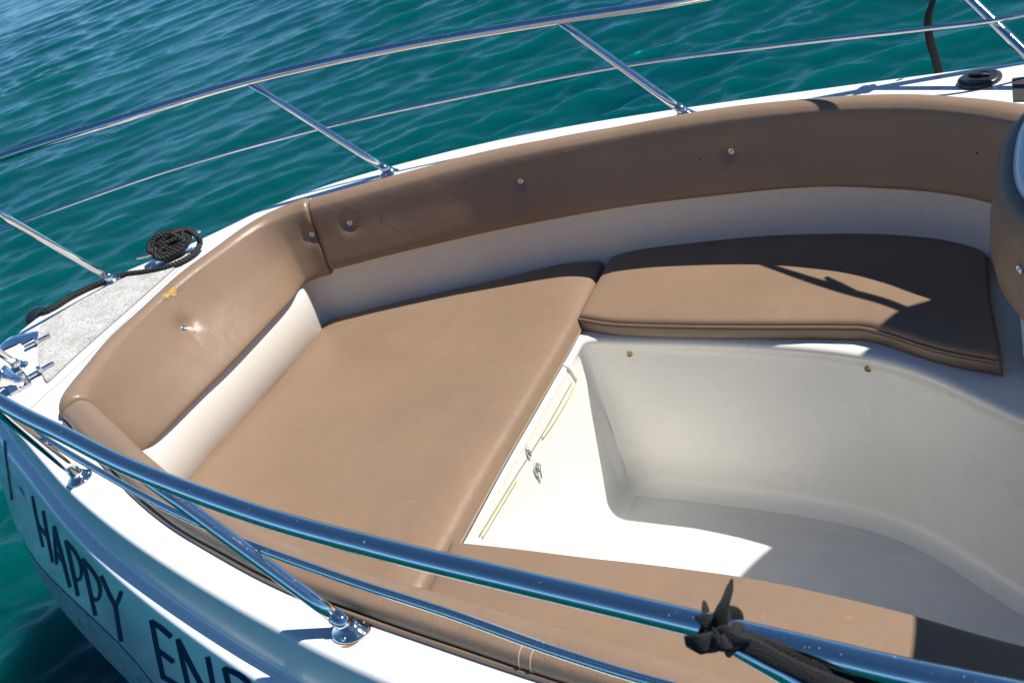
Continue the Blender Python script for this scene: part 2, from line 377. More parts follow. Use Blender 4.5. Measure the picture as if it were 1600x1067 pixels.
# cockpit liner: wall, shelf, lip, seat front, fillet
n = len(RLc); t = np.linspace(0, NS-1, n)
isf = np.clip((12.3-t)/.8, 0, 1)[:, None]     # 1 on the far seat where the lip stands proud
def row(C, N, o, z): return np.column_stack([C+N*o, np.full(n, z)])
tail = np.clip((t-26)/2, 0, 1)
fw = np.clip((t-12.25)/1.1, 0, 1)*np.clip((18.6-t)/.8, 0, 1); fw = (fw*fw*(3-2*fw))[:, None]
rows = [row(RLc, RLn, -.004, -.004), row(RLc, RLn, .006, -.02), row(WLc, WLn, .004-.01*fw, -.11), row(WLc, WLn, .006+.058*fw, -.19), row(WLc, WLn, .008+.060*fw, -.23), row(WLc, WLn, .012+.048*fw, -.36), row(WLc, WLn, .020, -.395), row(WLc, WLn, .040, -.412),
        row(LLc, LLn, -.06, -.412), row(LLc, LLn, -.014, -.411), row(LLc, LLn, -.004, -.415), row(LLc, LLn, .002, -.424), row(LLc, LLn, .0, -.438)]
lipin = -.010*isf
for o, z in ((.0, -.449), (.0, -.47), (.002, -.62), (.006, -.78)):
    rows.append(np.column_stack([LLc+LLn*(lipin+o+isf*.03*max(0, (-z-.47)/.4)), np.full(n, z)]))
for k in range(7):
    a_ = k/6*math.pi/2; ff = .05
    rows.append(np.column_stack([LLc+LLn*(lipin+.007+isf*.028+ff*(1-math.cos(a_))), np.full(n, -.87-ff*math.sin(a_)+0)]))
G = np.array(rows)
liner = MB().grid(G).build('cockpit_liner', MT['liner'], boat)
lbv = BVHTree.FromPolygons([v.co for v in liner.data.vertices], [p.vertices for p in liner.data.polygons])
# cockpit sole
FLc = G[-1][:, :2]+LLn*-.001
bm = bmesh.new(); vs_ = [bm.verts.new((x, y, -.9205)) for x, y in FLc[::2]]
vs_ += [bm.verts.new((1.75, -.3, -.9205)), bm.verts.new((1.75, -.12, -.9205))]
f_ = bm.faces.new(vs_); bmesh.ops.triangulate(bm, faces=[f_]); me = bpy.data.meshes.new('cockpit_floor'); bm.to_mesh(me); bm.free(); me.materials.append(MT['floor'])
link(bpy.data.objects.new('cockpit_floor', me), boat)

# seam across the foredeck
def deckpts(L, z=.0015): return np.array([at(x, y, z) for x, y in L])
MB().tube(deckpts([(300, 401), (220, 479), (130, 565), (45, 641)], -.0008), .0019, 6).build('deck_seam', MT['seam'], boat)
# anchor locker hatch with grit
hp = crs(deckpts([(72, 596), (61, 560), (62, 520), (70, 507), (110, 482), (160, 454), (215, 428), (268, 411), (292, 399), (288, 406), (240, 450), (180, 503), (120, 556), (84, 590)], 0), 4, True)
bm = bmesh.new(); top = [bm.verts.new((p[0], p[1], .006)) for p in hp]; bot = [bm.verts.new((p[0], p[1], .0005)) for p in hp]
f_ = bm.faces.new(top)
for i in range(len(hp)): bm.faces.new((top[i], top[(i+1) % len(hp)], bot[(i+1) % len(hp)], bot[i]))
bmesh.ops.recalc_face_normals(bm, faces=bm.faces); bmesh.ops.triangulate(bm, faces=[f_]); me = bpy.data.meshes.new('anchor_hatch'); bm.to_mesh(me); bm.free(); me.materials.append(MT['nonskid'])
hatch = link(bpy.data.objects.new('anchor_hatch', me), boat)
MB().tube(np.vstack([hp, hp[:1]])*np.array([1, 1, 0])+np.array([0, 0, .001]), .0022, 6, False).build('hatch_gasket', MT['seam'], hatch)
for (x0, y0), (x1, y1) in (((38, 543), (78, 523)), ((41, 591), (84, 566))):
    A, B = at(x0, y0, .010), at(x1, y1, .010); mid = (A+B)/2; d = (B-A); L = np.linalg.norm(d)/2; d /= 2*L; sd = np.array([-d[1], d[0], 0])
    h = MB().box(mid-d*L*.53, d*L*.46, sd*.011, np.array([0, 0, .0022]), .0012).box(mid+d*L*.53, d*L*.46, sd*.011, np.array([0, 0, .0022]), .0012)
    h.tube([mid-sd*.016+np.array([0, 0, .003]), mid+sd*.016+np.array([0, 0, .003])], .0065, 12)
    for k in (-.8, -.35, .35, .8): h.lathe(mid+d*L*k, (0, 0, 1), [(.004, .002), (.0038, .0038), (.002, .0046), (.0, .0044)], 10)
    sharp(h.build('hinge', MT['metal'], hatch))
# bow plate and roller
bp = deckpts([(2, 548), (4, 538), (10, 531), (20, 526), (38, 522), (53, 519), (60, 524)], .004); bp = crs(bp, 5)
T = np.gradient(bp, axis=0); T /= np.linalg.norm(T, axis=1)[:, None]; Nn = np.cross(T, (0, 0, 1)); 
if Nn[len(Nn)//2, 0] < 0: Nn = -Nn
Nn = -Nn
G = np.array([bp+Nn*o+np.array([0, 0, z]) for o, z in ((-.05, 0), (-.02, .001), (.0, .001), (.022, -.006), (.034, -.03), (.04, -.08), (.042, -.12))])
plate = MB().grid(G).build('bow_plate', MT['metal'], boat)
P0 = at(20, 594, .030); ax = np.array([-.62, -.35, .62]); axn = ax/np.linalg.norm(ax)
MB().lathe(P0, axn, [(.004, -.030), (.013, -.030), (.015, -.012), (.020, .004), (.031, .022), (.0335, .028), (.032, .033), (.026, .035), (.0, .036)], 32).build('anchor_roller', MT['metal'], boat)
br_ = MB(); br_.box(at(27, 598, .004), np.array([.050, -.030, 0]), np.array([.016, .026, 0]), np.array([0, 0, .003]), .0015)
br_.box(at(24, 598, .016), np.array([.030, -.018, 0]), np.array([.0012, .002, 0]), np.array([0, 0, .014]), .0008)
sharp(br_.build('roller_bracket', MT['metal'], boat))

# filler cap, grip strip
fc = at(1531, 127, 0)
cap = MB().lathe(fc, (0, 0, 1), [(.050, 0), (.0515, .004), (.0505, .009), (.044, .0125), (.036, .0135), (.034, .0125), (.030, .0125), (.0, .0128)], 40).build('filler_cap', MT['rubber'], boat)
k_ = np.array([.93, -.37, 0]); k2 = np.array([.37, .93, 0])
sl = []
MB().lathe(fc+np.array([0, 0, .0125])+k2*.008, (0, 0, 1), [(.022, 0), (.022, .0012), (.019, .0012), (.018, .0004), (0, .0003)], 30, 1.0).build('cap_recess', plain('recess_black', (.003, .003, .003), .3), cap)
MB().box(fc+np.array([0, 0, .0165]), k_*.026, k2*.0045, np.array([0, 0, .0035]), .002).build('cap_grip', MT['rubber'], cap)
A, B, C_, D_ = (at(x, y, .0) for x, y in ((1582, 124), (1640, 118), (1645, 158), (1584, 160)))
bm_ = MB(); bm_.add([p+np.array([0, 0, z]) for z in (.0003, .003) for p in (A, B, C_, D_)], [(4, 5, 6, 7), (0, 1, 5, 4), (1, 2, 6, 5), (2, 3, 7, 6), (3, 0, 4, 7)])
bm_.build('grip_strip', MT['grip'], boat, False)

# ------------------------------------------------------------------ rails
FR = [(1.7, 1.03, .29), (1.1, 1.02, .295), (.55, .99, .30)]+[tuple(at(x, y, z)) for x, y, z in ((1080, -1, .315), (870, 32, .335), (620, 75, .37), (385, 128, .40), (190, 187, .42), (0, 247, .43))]
NR = [tuple(at(x, y, z)) for x, y, z in ((0, 628, .345), (100, 679, .328), (215, 735, .312), (400, 803, .30), (600, 858, .295), (800, 906, .29), (1000, 953, .287), (1250, 1012, .285), (1500, 1069, .283))]+[(1.1, -1.26, .28), (1.7, -1.29, .28)]
bow = [(-2.36, .10, .435), (-2.30, -.13, .43), (-1.95, -.40, .415), (-1.45, -.66, .385)]
rail = crs(FR+bow+NR, 12)
MB().tube(rail, .0142, 18).build('top_rail', MT['metal'], boat)
FM = [(1.7, .97, .145), (1.1, .96, .148)]+[tuple(at(x, y, z)) for x, y, z in ((1600, 23, .15), (1450, 45, .152), (1220, 71, .155), (975, 103, .163), (740, 148, .175), (500, 201, .188), (260, 268, .2), (35, 347, .21))]
FM += [tuple(at(-40, 374, .215))]
NM = [tuple(at(x, y, z)) for x, y, z in ((-30, 625, .19), (0, 641, .185), (70, 685, .175), (140, 727, .168), (250, 788, .160), (374, 844, .155), (540, 905, .152), (699, 957, .150), (867, 1017, .148), (1029, 1067, .147))]+[(.56, -1.168, .146), (.75, -1.185, .145), (1.1, -1.205, .145), (1.7, -1.235, .145)]
MB().tube(crs(FM, 12), .0058, 12).build('mid_rail', MT['metal'], boat)
MB().tube(crs(NM, 12), .0066, 12).build('mid_rail', MT['metal'], boat)
def rail_near_px(px, py):
    q = proj(rail); return rail[np.argmin(((q-np.array([px, py]))**2).sum(1))]
stn = [((1070, 176), (870, 32)), ((607, 267), (385, 128)), ((176, 437), None), ((545, 978), (215, 735)), ((122, 742), None), ((27, 570), None), ((1650, 130), (1480, -12)), (None, (1108, 985))]
for b_, t_ in stn:
    if b_ is None: B = np.array([.84, -1.18, 0.]); Tp = rail_near_px(*t_)
    else:
        B = at(*b_, .010)
        if t_ is not None and t_[1] > -5: Tp = rail_near_px(*t_)
        elif t_ is not None: Tp = np.array([.50, 1.0, .30])
        elif b_[0] > 150: Tp = np.array(FR[-1])
        elif b_[0] > 100: Tp = np.array(bow[3])+np.array([.02, 0, 0])
        else: Tp = np.array(bow[2])
    if b_ == (176, 437): Tp = on(-30, 318, 2, .425)
    if b_ == (122, 742): Tp = at(-18, 626, .355)
    if b_ == (27, 570): Tp = at(-30, 533, .18); 
    s_ = MB().tube(np.linspace(B, Tp, 6), .0115, 16); s_ = s_.build('stanchion', MT['metal'], boat)
    d = (Tp-B)/np.linalg.norm(Tp-B); flat = np.array([d[0], d[1], 0]); flat /= np.linalg.norm(flat)
    fb = MB(); Bz = np.array([B[0], B[1], 0.])
    fb.lathe(Bz, (0, 0, 1), [(.028, .0004), (.0285, .0025), (.026, .005), (.021, .0075), (.016, .014), (.0125, .018), (.0, .019)], 26, 1.2, flat)
    fb.tube([B-d*.004, B+d*.030], .0135, 18)
    for k in range(3):
        an = k*2.094+.6; p = Bz+np.array([math.cos(an), math.sin(an), 0])*.0215; fb.lathe(p, (0, 0, 1), [(.0046, .004), (.0045, .0082), (.0025, .0094), (0, .009)], 12)
    fl_ = fb.build('base_flange', MT['metal'], s_)
    if b_ in ((545, 978), (1070, 176)):
        ang = np.linspace(-.5, 2.1, 26); rr = .0305
        pts = np.array([[Bz+np.array([math.cos(q), math.sin(q), 0])*(rr+w_*(.5+.5*math.sin(q*5+1)))*np.array([1.05, 1.05, 0])+np.array([0, 0, .0006]) for w_ in (-.002, .0028)] for q in (ang-1.2)])
        MB().grid(pts).build('rust_stain', MT['rust'], s_)

# cleat on the far bow
CA, CB = at(231, 402, .035), at(300, 372, .035); cd_ = (CB-CA); CL = np.linalg.norm(cd_); cd_ /= CL; cs = np.array([-cd_[1], cd_[0], 0])
cm = (CA+CB)/2
cl = MB(); tt = np.linspace(-1, 1, 15)
cl.tube([cm+cd_*k*CL*.72+np.array([0, 0, .012*abs(k)**2]) for k in tt], [.0045+.006*(1-abs(k)**1.5) for k in tt], 12)
for k in (-.33, .33):
    cl.tube([cm+cd_*k*CL*.55+np.array([0, 0, z]) for z in (-.035, -.02, 0)], [.013, .009, .008], 12)
cl.box(cm+np.array([0, 0, -.032]), cd_*CL*.42, cs*.016, np.array([0, 0, .003]), .0015)
cl.build('deck_cleat', MT['metal'], boat)

# ------------------------------------------------------------------ rope on the cleat
def rope_mesh(C, r, pitch=.035):
    s = arcpos(C); m = max(20, int(s[-1]/.0045)); P = resample(C, m); q = np.linspace(0, s[-1], m)
    T = np.gradient(P, axis=0); T /= np.linalg.norm(T, axis=1)[:, None]; a_ = np.array([.3, .2, .9]); A = []
    for t_ in T:
        a_ = a_-t_*(a_@t_); a_ /= np.linalg.norm(a_); A.append(a_.copy())
    A = np.array(A); B = np.cross(T, A); mb = MB()
    for k in range(3):
        ph = q/pitch*2*np.pi+k*2.0944
        mb.tube(P+(A*np.cos(ph)[:, None]+B*np.sin(ph)[:, None])*r*.52, r*.56, 7)
    return mb
lp = []
up = np.array([0, 0, 1.])
for k in range(84):
    th = k/84*2*np.pi*8.3; rad = .74+.30*math.sin(th*.37+1.2)+.10*math.sin(th*2.3+k); dr = (k/84-.5)
    lp.append(cm+cd_*CL*(.40*rad*math.cos(th)+.05*math.sin(th*1.3))+up*(.010+.021*rad*math.sin(th)+.010*math.sin(th*.37))+cs*(.020*math.sin(th)*rad+.024*math.sin(th*.61+.5)))
ropepath = list(lp)
ropepath += [at(268, 366, .075), at(292, 360, .06), at(309, 370, .045), at(312, 382, .022), at(303, 397, .011), at(282, 410, .0095), at(255, 419, .0095), at(225, 425, .0095), at(195, 429, .0095), at(168, 438, .0095), at(140, 449, .0095), at(112, 463, .0095), at(88, 478, .0095), at(70, 487, .008), at(62, 494, -.01), at(66, 503, -.04)]
ro = rope_mesh(crs(ropepath, 8), .0092).build('mooring_rope', MT['rope'])
tag(ro, 'black twisted rope wound round the steel bow cleat and trailing along the deck edge', 'rope')
fd = MB(); fA = at(58, 497, -.06); 
fd.lathe(fA+np.array([-.02, .02, -.15]), (0, 0, 1), [(.004, -.16), (.03, -.15), (.05, -.12), (.055, -.08), (.055, .10), (.053, .13), (.042, .158), (.02, .172), (.0, .175)], 24)
tag(fd.build('boat_fender', MT['fender']), 'dark fender hanging over the bow edge below the black rope', 'fender')

# ------------------------------------------------------------------ upholstery
RL_dense = lambda tt: evalc(RLc, PER, tt)
def dimple(V, N, centers, depth, rad, star=0):
    for c_ in centers:
        d = np.linalg.norm(V-c_, axis=1); g_ = np.exp(-(d/rad)**2)
        if star:
            e = V-c_; ang = np.arctan2(e[:, 2]*1.3, e[:, 1]); g_ = g_+.35*np.exp(-(d/(rad*1.7))**2)*np.maximum(0, np.cos(ang*star+.7))**3*(d > .006)
        V = V-N*(g_*depth)[:, None]
    return V
def vnormals(G):
    du = np.gradient(G, axis=0); dv = np.gradient(G, axis=1); nn = np.cross(du, dv); nn /= np.linalg.norm(nn, axis=2)[..., None]+1e-12; return nn
def button(parent, c_, nrm, mat, r=.0085):
    b = MB().lathe(c_, nrm, [(r*1.15, -.004), (r*1.15, .001), (r*1.0, .003), (r*.75, .0034), (r*.72, .0022), (r*.35, .0022), (r*.3, .0034), (0, .0038)], 18)
    return b.build('button', mat, parent)
def backrest(name, s0, s1, sec, fo, zb, mat, label, btn_px=(), stars=(), amp=.002, seed=1, zoff=None, btnmat=None):
    L = arcpos(RLc); tl = np.linspace(s0, s1, 900); P = RL_dense(tl); s = arcpos(P); n_ = int(s[-1]/.010); q = np.linspace(0, s[-1], n_)
    e = .014; q = np.unique(np.concatenate([q[(q > e) & (q < s[-1]-e)], e*np.array([0, .06, .18, .4, .7, 1]), s[-1]-e*np.array([0, .06, .18, .4, .7, 1])]))
    P = np.stack([np.interp(q, s, P[:, i]) for i in (0, 1)], 1); Nr = normals2(P)
    tq = np.interp(q, s, tl); Nref = evalc(RLn, PER, tq); Nr *= np.sign((Nr*Nref).sum(1))[:, None]
    # smooth the normals
    for _ in range(12): Nr[1:-1] = (Nr[:-2]+2*Nr[1:-1]+Nr[2:])/4
    Nr /= np.linalg.norm(Nr, axis=1)[:, None]
    cen_ = np.array([.03, -.05])
    G = []
    for i, (p, nn) in enumerate(zip(P, Nr)):
        d = min(q[i], s[-1]-q[i]); ins = e-math.sqrt(max(0, e*e-(e-min(d, e))**2)); 
        Sc = crs(section(fo(tq[i]) if callable(fo) else fo, zb, sec), 6, True); dv = Sc-cen_; ln = np.linalg.norm(dv, axis=1)[:, None]; S2 = cen_+dv*np.maximum(.05, (ln-ins*1.0)/ln)
        G.append(np.column_stack([p[0]+nn[0]*S2[:, 0], p[1]+nn[1]*S2[:, 0], S2[:, 1]]))
    G = np.array(G); VN = vnormals(np.concatenate([G[:, -1:], G, G[:, :1]], 1))[:, 1:-1]
    c0 = G.mean(axis=1, keepdims=True); sg = np.sign(((G-c0)*VN).sum(-1)).mean(); VN = VN*(1 if sg > 0 else -1)
    V = G.reshape(-1, 3); N = VN.reshape(-1, 3)
    V = V+N*wob(V, amp, 16, seed)[:, None]
    B = []
    for (px, py) in btn_px:
        d2 = ((proj(V)-np.array([px, py]))**2).sum(1)+1e6*((N@CW_) > -.05); B.append(int(np.argmin(d2)))
    cs_ = [V[b].copy() for b in B]; ns_ = [N[b].copy() for b in B]
    for c_, st_ in zip(cs_, list(stars)+[0]*9): V = dimple(V, N, [c_], .015 if st_ else .013, .027 if st_ else .021, st_)
    mb = MB(); mb.grid(V.reshape(G.shape), False, True); m_ = G.shape[1]
    mb.F.append(tuple(range(m_))); mb.F.append(tuple(len(mb.V)-m_+i for i in range(m_)))
    o = mb.build(name, mat)
    tag(o, label, 'cushion')
    for b, n_v in zip(B, ns_):
        button(o, V[b]+n_v*.001, n_v, btnmat or MT['dullmetal'])
    return o, V.reshape(G.shape), VN
def section(fo, zb, zr=.042, back=.012):
    return [(-.024, .002), (-.029, .014), (-.022, .030), (-.004, zr), (.018, zr+.001), (.036, zr-.009), (.047, zr-.030), (.047+(fo-.047)*.32+.002, zb*.33), (.047+(fo-.047)*.68+.003, zb*.64), (fo+.001, zb+.022), (fo-.006, zb+.006), (fo-.022, zb), (fo*.4+.01, zb+.002), (back+.006, zb+.02), (back, zb*.6), (back-.004, zb*.2), (-.010, .0012)]
bf, GF, NF = backrest('backrest_cushion', .7, 11.485, .042, .072, -.185, MT['leather'], 'long tan backrest cushion along the far side of the cockpit, mostly in shade', [(546, 347), (812, 283), (1140, 241)], (0, 0, 0), .0016, 3)
Vf = GF.reshape(-1, 3); Nf = NF.reshape(-1, 3)
for px, py in ((1526, 243), (1091, 248), (596, 336)):
    b_ = int(np.argmin(((proj(Vf)-np.array([px, py]))**2).sum(1)+1e6*((Nf@CW_) > -.05)))
    MB().lathe(Vf[b_], Nf[b_], [(.0026, -.002), (.0028, .0010), (.002, .0014), (.0, .0008)], 10).build('snap_hole', MT['rubber'], bf)
# the worn front cushion shows its foam in one place
frontmat = leather('tan_leather_torn', TAN, .34, .20, .22, (tuple(at(268, 455, .036)), .019, (1.0, .62, 1.0)))
bw, GW, NW = backrest('backrest_cushion', 11.495, 18.42, (.042), (lambda q_: max(.072, (-1.312-float(evalc(RLc, PER, np.array([q_]))[0][0]))*.98)), -.20, frontmat, 'glossy worn tan backrest cushion across the bow with a torn patch showing yellow foam', [(484, 367), (290, 510)], (0, 7), .0026, 5, btnmat=MT['dullmetal'])
bn, GN, NN_ = backrest('backrest_cushion', 18.46, 28.0, (.036), .072, -.185, MT['leather'], 'tan backrest cushion along the near side, seen from its rounded top behind the rail', [], (), .0014, 9)
# lower welt of the near cushion and its cross seam
tl = np.linspace(18.5, 28, 400); P = RL_dense(tl); Nr = evalc(RLn, PER, tl)
MB().tube(np.column_stack([P-Nr*.031, np.full(len(P), .0045)]), .0052, 8).build('piping', MT['piping'], bn)
pj = proj(GN.mean(1)); j = int(np.argmin(abs(pj[:, 0]-868)))
for k in (0, 2):
    pts = (GN[j+k]+NN_[j+k]*.0004)[2:18]
    MB().tube(pts, .0013, 6).build('stitching', MT['thread'], bn)

def cr2(L, per=6): return crs(np.array(L, float), per)
def coons(a0, a1, b0, b1, us, vs2):           # a0: A->B, a1: D->C, b0: A->D, b1: B->C
    a0, a1, b0, b1 = (resample(np.asarray(x), 400) for x in (a0, a1, b0, b1))
    ev = lambda C, q: np.stack([np.interp(q, np.linspace(0, 1, 400), C[:, i]) for i in (0, 1)], -1)
    U, V = np.meshgrid(us, vs2, indexing='ij'); A0, A1 = ev(a0, U), ev(a1, U); B0, B1 = ev(b0, V), ev(b1, V)
    u, v = U[..., None], V[..., None]; A, B, D, C = a0[0], a0[-1], a1[0], a1[-1]
    return (1-v)*A0+v*A1+(1-u)*B0+u*B1-((1-u)*(1-v)*A+u*(1-v)*B+(1-u)*v*D+u*v*C)
def seatpad(name, sides, zt, thick, r, label, mat, droop=.012, droopR=.09, crown=.006, amp=.0012, seed=2, weltz=None):
    ed = np.array([0, .003, .008, .015, .025, .038, .055, .075]); us = np.concatenate([ed, np.linspace(.1, .9, 56), 1-ed[::-1]])
    G2 = coons(*sides, us, us); bd = np.concatenate([resample(np.asarray(sides[0]), 300), resample(np.asarray(sides[3]), 300), resample(np.asarray(sides[1]), 300)[::-1], resample(np.asarray(sides[2]), 300)[::-1]])
    flat = G2.reshape(-1, 2); d = np.empty(len(flat))
    sa = bd; sv = np.roll(bd, -1, 0)-bd; sl = (sv**2).sum(1)+1e-12
    for i in range(0, len(flat), 250):
        e_ = flat[i:i+250, None]-sa[None]; h_ = np.clip((e_*sv[None]).sum(-1)/sl, 0, 1); d[i:i+250] = np.sqrt(((e_-h_[..., None]*sv[None])**2).sum(-1)).min(1)
    ub, vb = np.meshgrid(us, us, indexing='ij'); d[((ub < 1e-6) | (ub > 1-1e-6) | (vb < 1e-6) | (vb > 1-1e-6)).ravel()] = 0
    dd = np.minimum(d, r); z = zt-r+np.sqrt(np.maximum(0, r*r-(r-dd)**2))
    z -= droop*np.maximum(0, 1-d/droopR)**2; z += crown*np.clip(d/.22, 0, 1)**.7
    V = np.column_stack([flat, z]); V[:, 2] += wob(np.column_stack([flat, 0*z]), amp, 14, seed)*np.clip(d/.05, 0, 1)
    mb = MB(); m_ = len(us); mb.grid(V.reshape(m_, m_, 3)); Gv = V.reshape(m_, m_, 3)
    loop = np.concatenate([Gv[:, 0], Gv[-1, 1:], Gv[::-1, -1][1:], Gv[0, ::-1][1:-1]])
    cen_ = loop[:, :2].mean(0)
    def ring(z_, ins):
        T = np.roll(loop[:, :2], -1, 0)-np.roll(loop[:, :2], 1, 0); T /= np.linalg.norm(T, axis=1)[:, None]+1e-9; N = np.stack([-T[:, 1], T[:, 0]], 1)
        if ((cen_-loop[:, :2])*N).sum() < 0: N = -N
        return np.column_stack([loop[:, :2]+N*ins, z_ if np.ndim(z_) else np.full(len(loop), z_)])
    zl = loop[:, 2]; H = zt-thick
    b = [loop, ring(zl*.75+H*.25, -.003), ring(zl*.4+H*.6, -.0035), ring(zl*.12+H*.88, .0), ring(H, .006)]
    mb.grid(np.array(b), False, True)
    o = mb.build(name, mat)
    bm = bmesh.new(); bm.from_mesh(o.data); bmesh.ops.remove_doubles(bm, verts=bm.verts, dist=.0002); bmesh.ops.recalc_face_normals(bm, faces=bm.faces); bm.to_mesh(o.data); bm.free()
    tag(o, label, 'cushion'); return o, loop, ring
ZT = -.352
def S(L, z=ZT-.01): return [tuple(at(x, y, z)[:2]) for x, y in L]
# centre filler
A, B, C_, D_ = at(512, 497, ZT-.01)[:2], at(943, 404, ZT-.01)[:2], np.array([-.425, -.79]), np.array([-1.335, -.43])
s_far = cr2([A]+S([(600, 474), (700, 451), (800, 428), (880, 409)])+[B]); s_near = cr2([D_, (-1.05, -.585), (-.75, -.70), C_])
s_fr = cr2([A]+S([(470, 543), (430, 592), (370, 655), (330, 697), (290, 742)])+[D_+np.array([0, .02]), D_]); s_aft = cr2([B]+S([(934, 424), (907, 486), (850, 585), (780, 703), (700, 845), (655, 925)])+[C_])
cc, loopc, ringc = seatpad('seat_cushion', (s_far, s_near, s_fr, s_aft), ZT, .058, .022, 'wide sunlit tan filler cushion lying in the middle of the bow', MT['leather'], .014, .10, .008, .0016, 4)
# far seat
A, B, C_, D_ = at(952, 404, ZT-.01)[:2], at(1537, 356, ZT-.01)[:2], at(1563, 560, ZT-.012)[:2], at(904, 494, ZT-.012)[:2]
s_far = cr2([A]+S([(985, 390), (1050, 376), (1130, 363), (1210, 353), (1320, 345), (1430, 343)])+[B]); s_near = cr2([D_]+S([(960, 501), (1060, 504), (1180, 505), (1310, 505), (1364, 509), (1465, 540)])+[C_])
s_l = cr2([A]+S([(938, 430), (918, 465)])+[D_]); s_r = cr2([B]+S([(1541, 400), (1545, 460), (1554, 510)])+[C_])
cf, loopf, ringf = seatpad('seat_cushion', (s_far, s_near, s_l, s_r), ZT, .068, .012, 'tan piped seat cushion on the far side bench, half covered by dark shadow', MT['leather'], .008, .07, .006, .0014, 6)
# near seat
A, B, C_, D_ = at(703, 842, ZT-.012)[:2], np.array([1.4, -.70]), np.array([1.4, -1.02]), np.array([-.395, -.83])
s_in = cr2([A]+S([(800, 852), (900, 864), (1050, 881), (1200, 903), (1400, 948), (1600, 1003)], ZT-.012)+[(1.05, -.655), B]); s_out = cr2([D_, (.0, -.90), (.5, -.97), C_])
s_l = cr2([A, A*.5+D_*.5+np.array([.006, 0]), D_]); s_r = cr2([B, C_])
cn, loopn, ringn = seatpad('seat_cushion', (s_in, s_out, s_l, s_r), ZT, .060, .018, 'tan seat cushion on the near side bench beneath the railing', MT['leather'], .012, .08, .006, .0014, 8)
def welt(o, loop, ring, z, ins, r, name='piping', mat=None, sel=None):
    Rg = ring(loop[:, 2]+z, ins)
    Rg = Rg if sel is None else Rg[sel]
    d_ = np.linalg.norm(np.diff(Rg, axis=0), axis=1); kq = np.concatenate([[True], d_ > .0015]); Rg = Rg[kq]; r = r[kq] if np.ndim(r) else r
    MB().tube(Rg, r, 7).build(name, mat or MT['piping'], o)
m_ = 72
welt(cf, loopf, ringf, -.001, -.0015, .0036)
welt(cf, loopf, ringf, -.009, -.0035, .0011, 'stitching', MT['thread'])
ia = np.arange(m_-1, 2*m_-1)                  # aft edge of the filler cushion
welt(cc, loopc, ringc, -.010, -.0026, .0013, 'stitching', MT['thread'], ia)
welt(cc, loopc, ringc, -.013, -.0034, .0009, 'stitching', MT['thread'], ia)
lq = proj(loopc); fr = np.where((lq[:, 0] > 398) & (lq[:, 0] < 458) & (lq[:, 1] > 560) & (lq[:, 1] < 630))[0]
if len(fr) > 2: welt(cc, loopc, ringc, .0005, .001, np.linspace(.0011, .0026, len(fr)), 'torn_welt', plain('torn_lining', (.62, .50, .36), .8), fr)
b_ = int(np.argmin(((lq-np.array([995, 497]))**2).sum(1)))
lf = proj(loopf); b_ = int(np.argmin(((lf-np.array([995, 499]))**2).sum(1))); MB().lathe(loopf[b_]+np.array([0, .003, .0015]), (0, -.6, .8), [(.0042, -.003), (.0042, .001), (.002, .002), (0, .0012)], 12).build('snap_stud', MT['brass'], cf)
welt(cn, loopn, ringn, -.004, -.002, .0030)
fi = np.arange(2*m_+38, 3*m_-12)

# ------------------------------------------------------------------ console with wrapped pad
def sup(cx, cy, a, b, e, n_=90):
    th = np.linspace(0, 2*np.pi, n_, endpoint=False); c_, s_ = np.cos(th), np.sin(th)
    return np.column_stack([cx+a*np.sign(c_)*abs(c_)**(2/e), cy+b*np.sign(s_)*abs(s_)**(2/e)])
con = MB(); rws = []
for a_, z in ((.315, -.93), (.315, -.42), (.312, -.19), (.303, .0), (.303, .04), (.299, .055), (.29, .065), (.27, .073), (.24, .078), (.15, .082), (.01, .083)):
    k = a_-.30; rws.append(np.column_stack([sup(1.03, .31, .312+k if a_ > .29 else .312*a_/.3, .36+k if a_ > .29 else .36*a_/.3, 2.6), np.full(90, z)]))
con.grid(np.array(rws), False, True); con = con.build('console', MT['gel'], boat)
dash = MB(); rws = []
for x0, z, yb, ya in ((1.11, -.92, -.26, .70), (1.09, .05, -.30, .74), (1.05, .30, -.52, .80), (1.03, .44, -.60, .82), (1.06, .52, -.58, .80), (1.28, .54, -.55, .78)):
    rws.append(np.array([(x0+(.10 if k in (0, 7) else .02 if k in (1, 6) else 0), yb+(ya-yb)*q_, z) for k, q_ in enumerate(np.array([0, .03, .1, .35, .65, .9, .97, 1]))]+[(1.75, ya, z), (1.75, yb, z)]))
dash.grid(np.array(rws), False, True); dash.F.append(tuple(50+i for i in range(10))); dash.build('dashboard', MT['gel'], boat)
ws = MB(); yy = np.linspace(-.10, .78, 30); cx_ = 1.11+.16*np.abs((yy-.34)/.44)**2.4
ws.grid(np.array([np.column_stack([cx_+o, yy, np.full(30, z)]) for o, z in ((0, .46), (-.04, 1.05), (-.034, 1.062), (-.028, 1.05), (.012, .46))]))
ws.build('windscreen', MT['rubber'], boat)
pad = []; C0 = sup(1.03, .31, .306, .354, 2.6, 160); Cn = normals2(np.vstack([C0, C0]))[80:240]; Cn = np.roll(Cn, -80+160, 0)
Cn = C0-np.array([1.03, .31]); Cn = np.stack([np.sign(Cn[:, 0])*abs(Cn[:, 0]/.306)**1.6, np.sign(Cn[:, 1])*abs(Cn[:, 1]/.354)**1.6], 1); Cn /= np.linalg.norm(Cn, axis=1)[:, None]
seg = np.arange(32, 138)
for o_, z in ((.002, .042), (.012, .050), (.026, .046), (.038, .030), (.048, -.01), (.058, -.06), (.062, -.11), (.056, -.16), (.040, -.195), (.020, -.205), (.004, -.20)):
    pad.append(np.column_stack([C0[seg]+Cn[seg]*o_, np.full(len(seg), z)]))
pad = np.array(pad); VN = vnormals(pad)
if (VN[5, 50]@np.array([-1, 0, 0])) < 0: VN = -VN
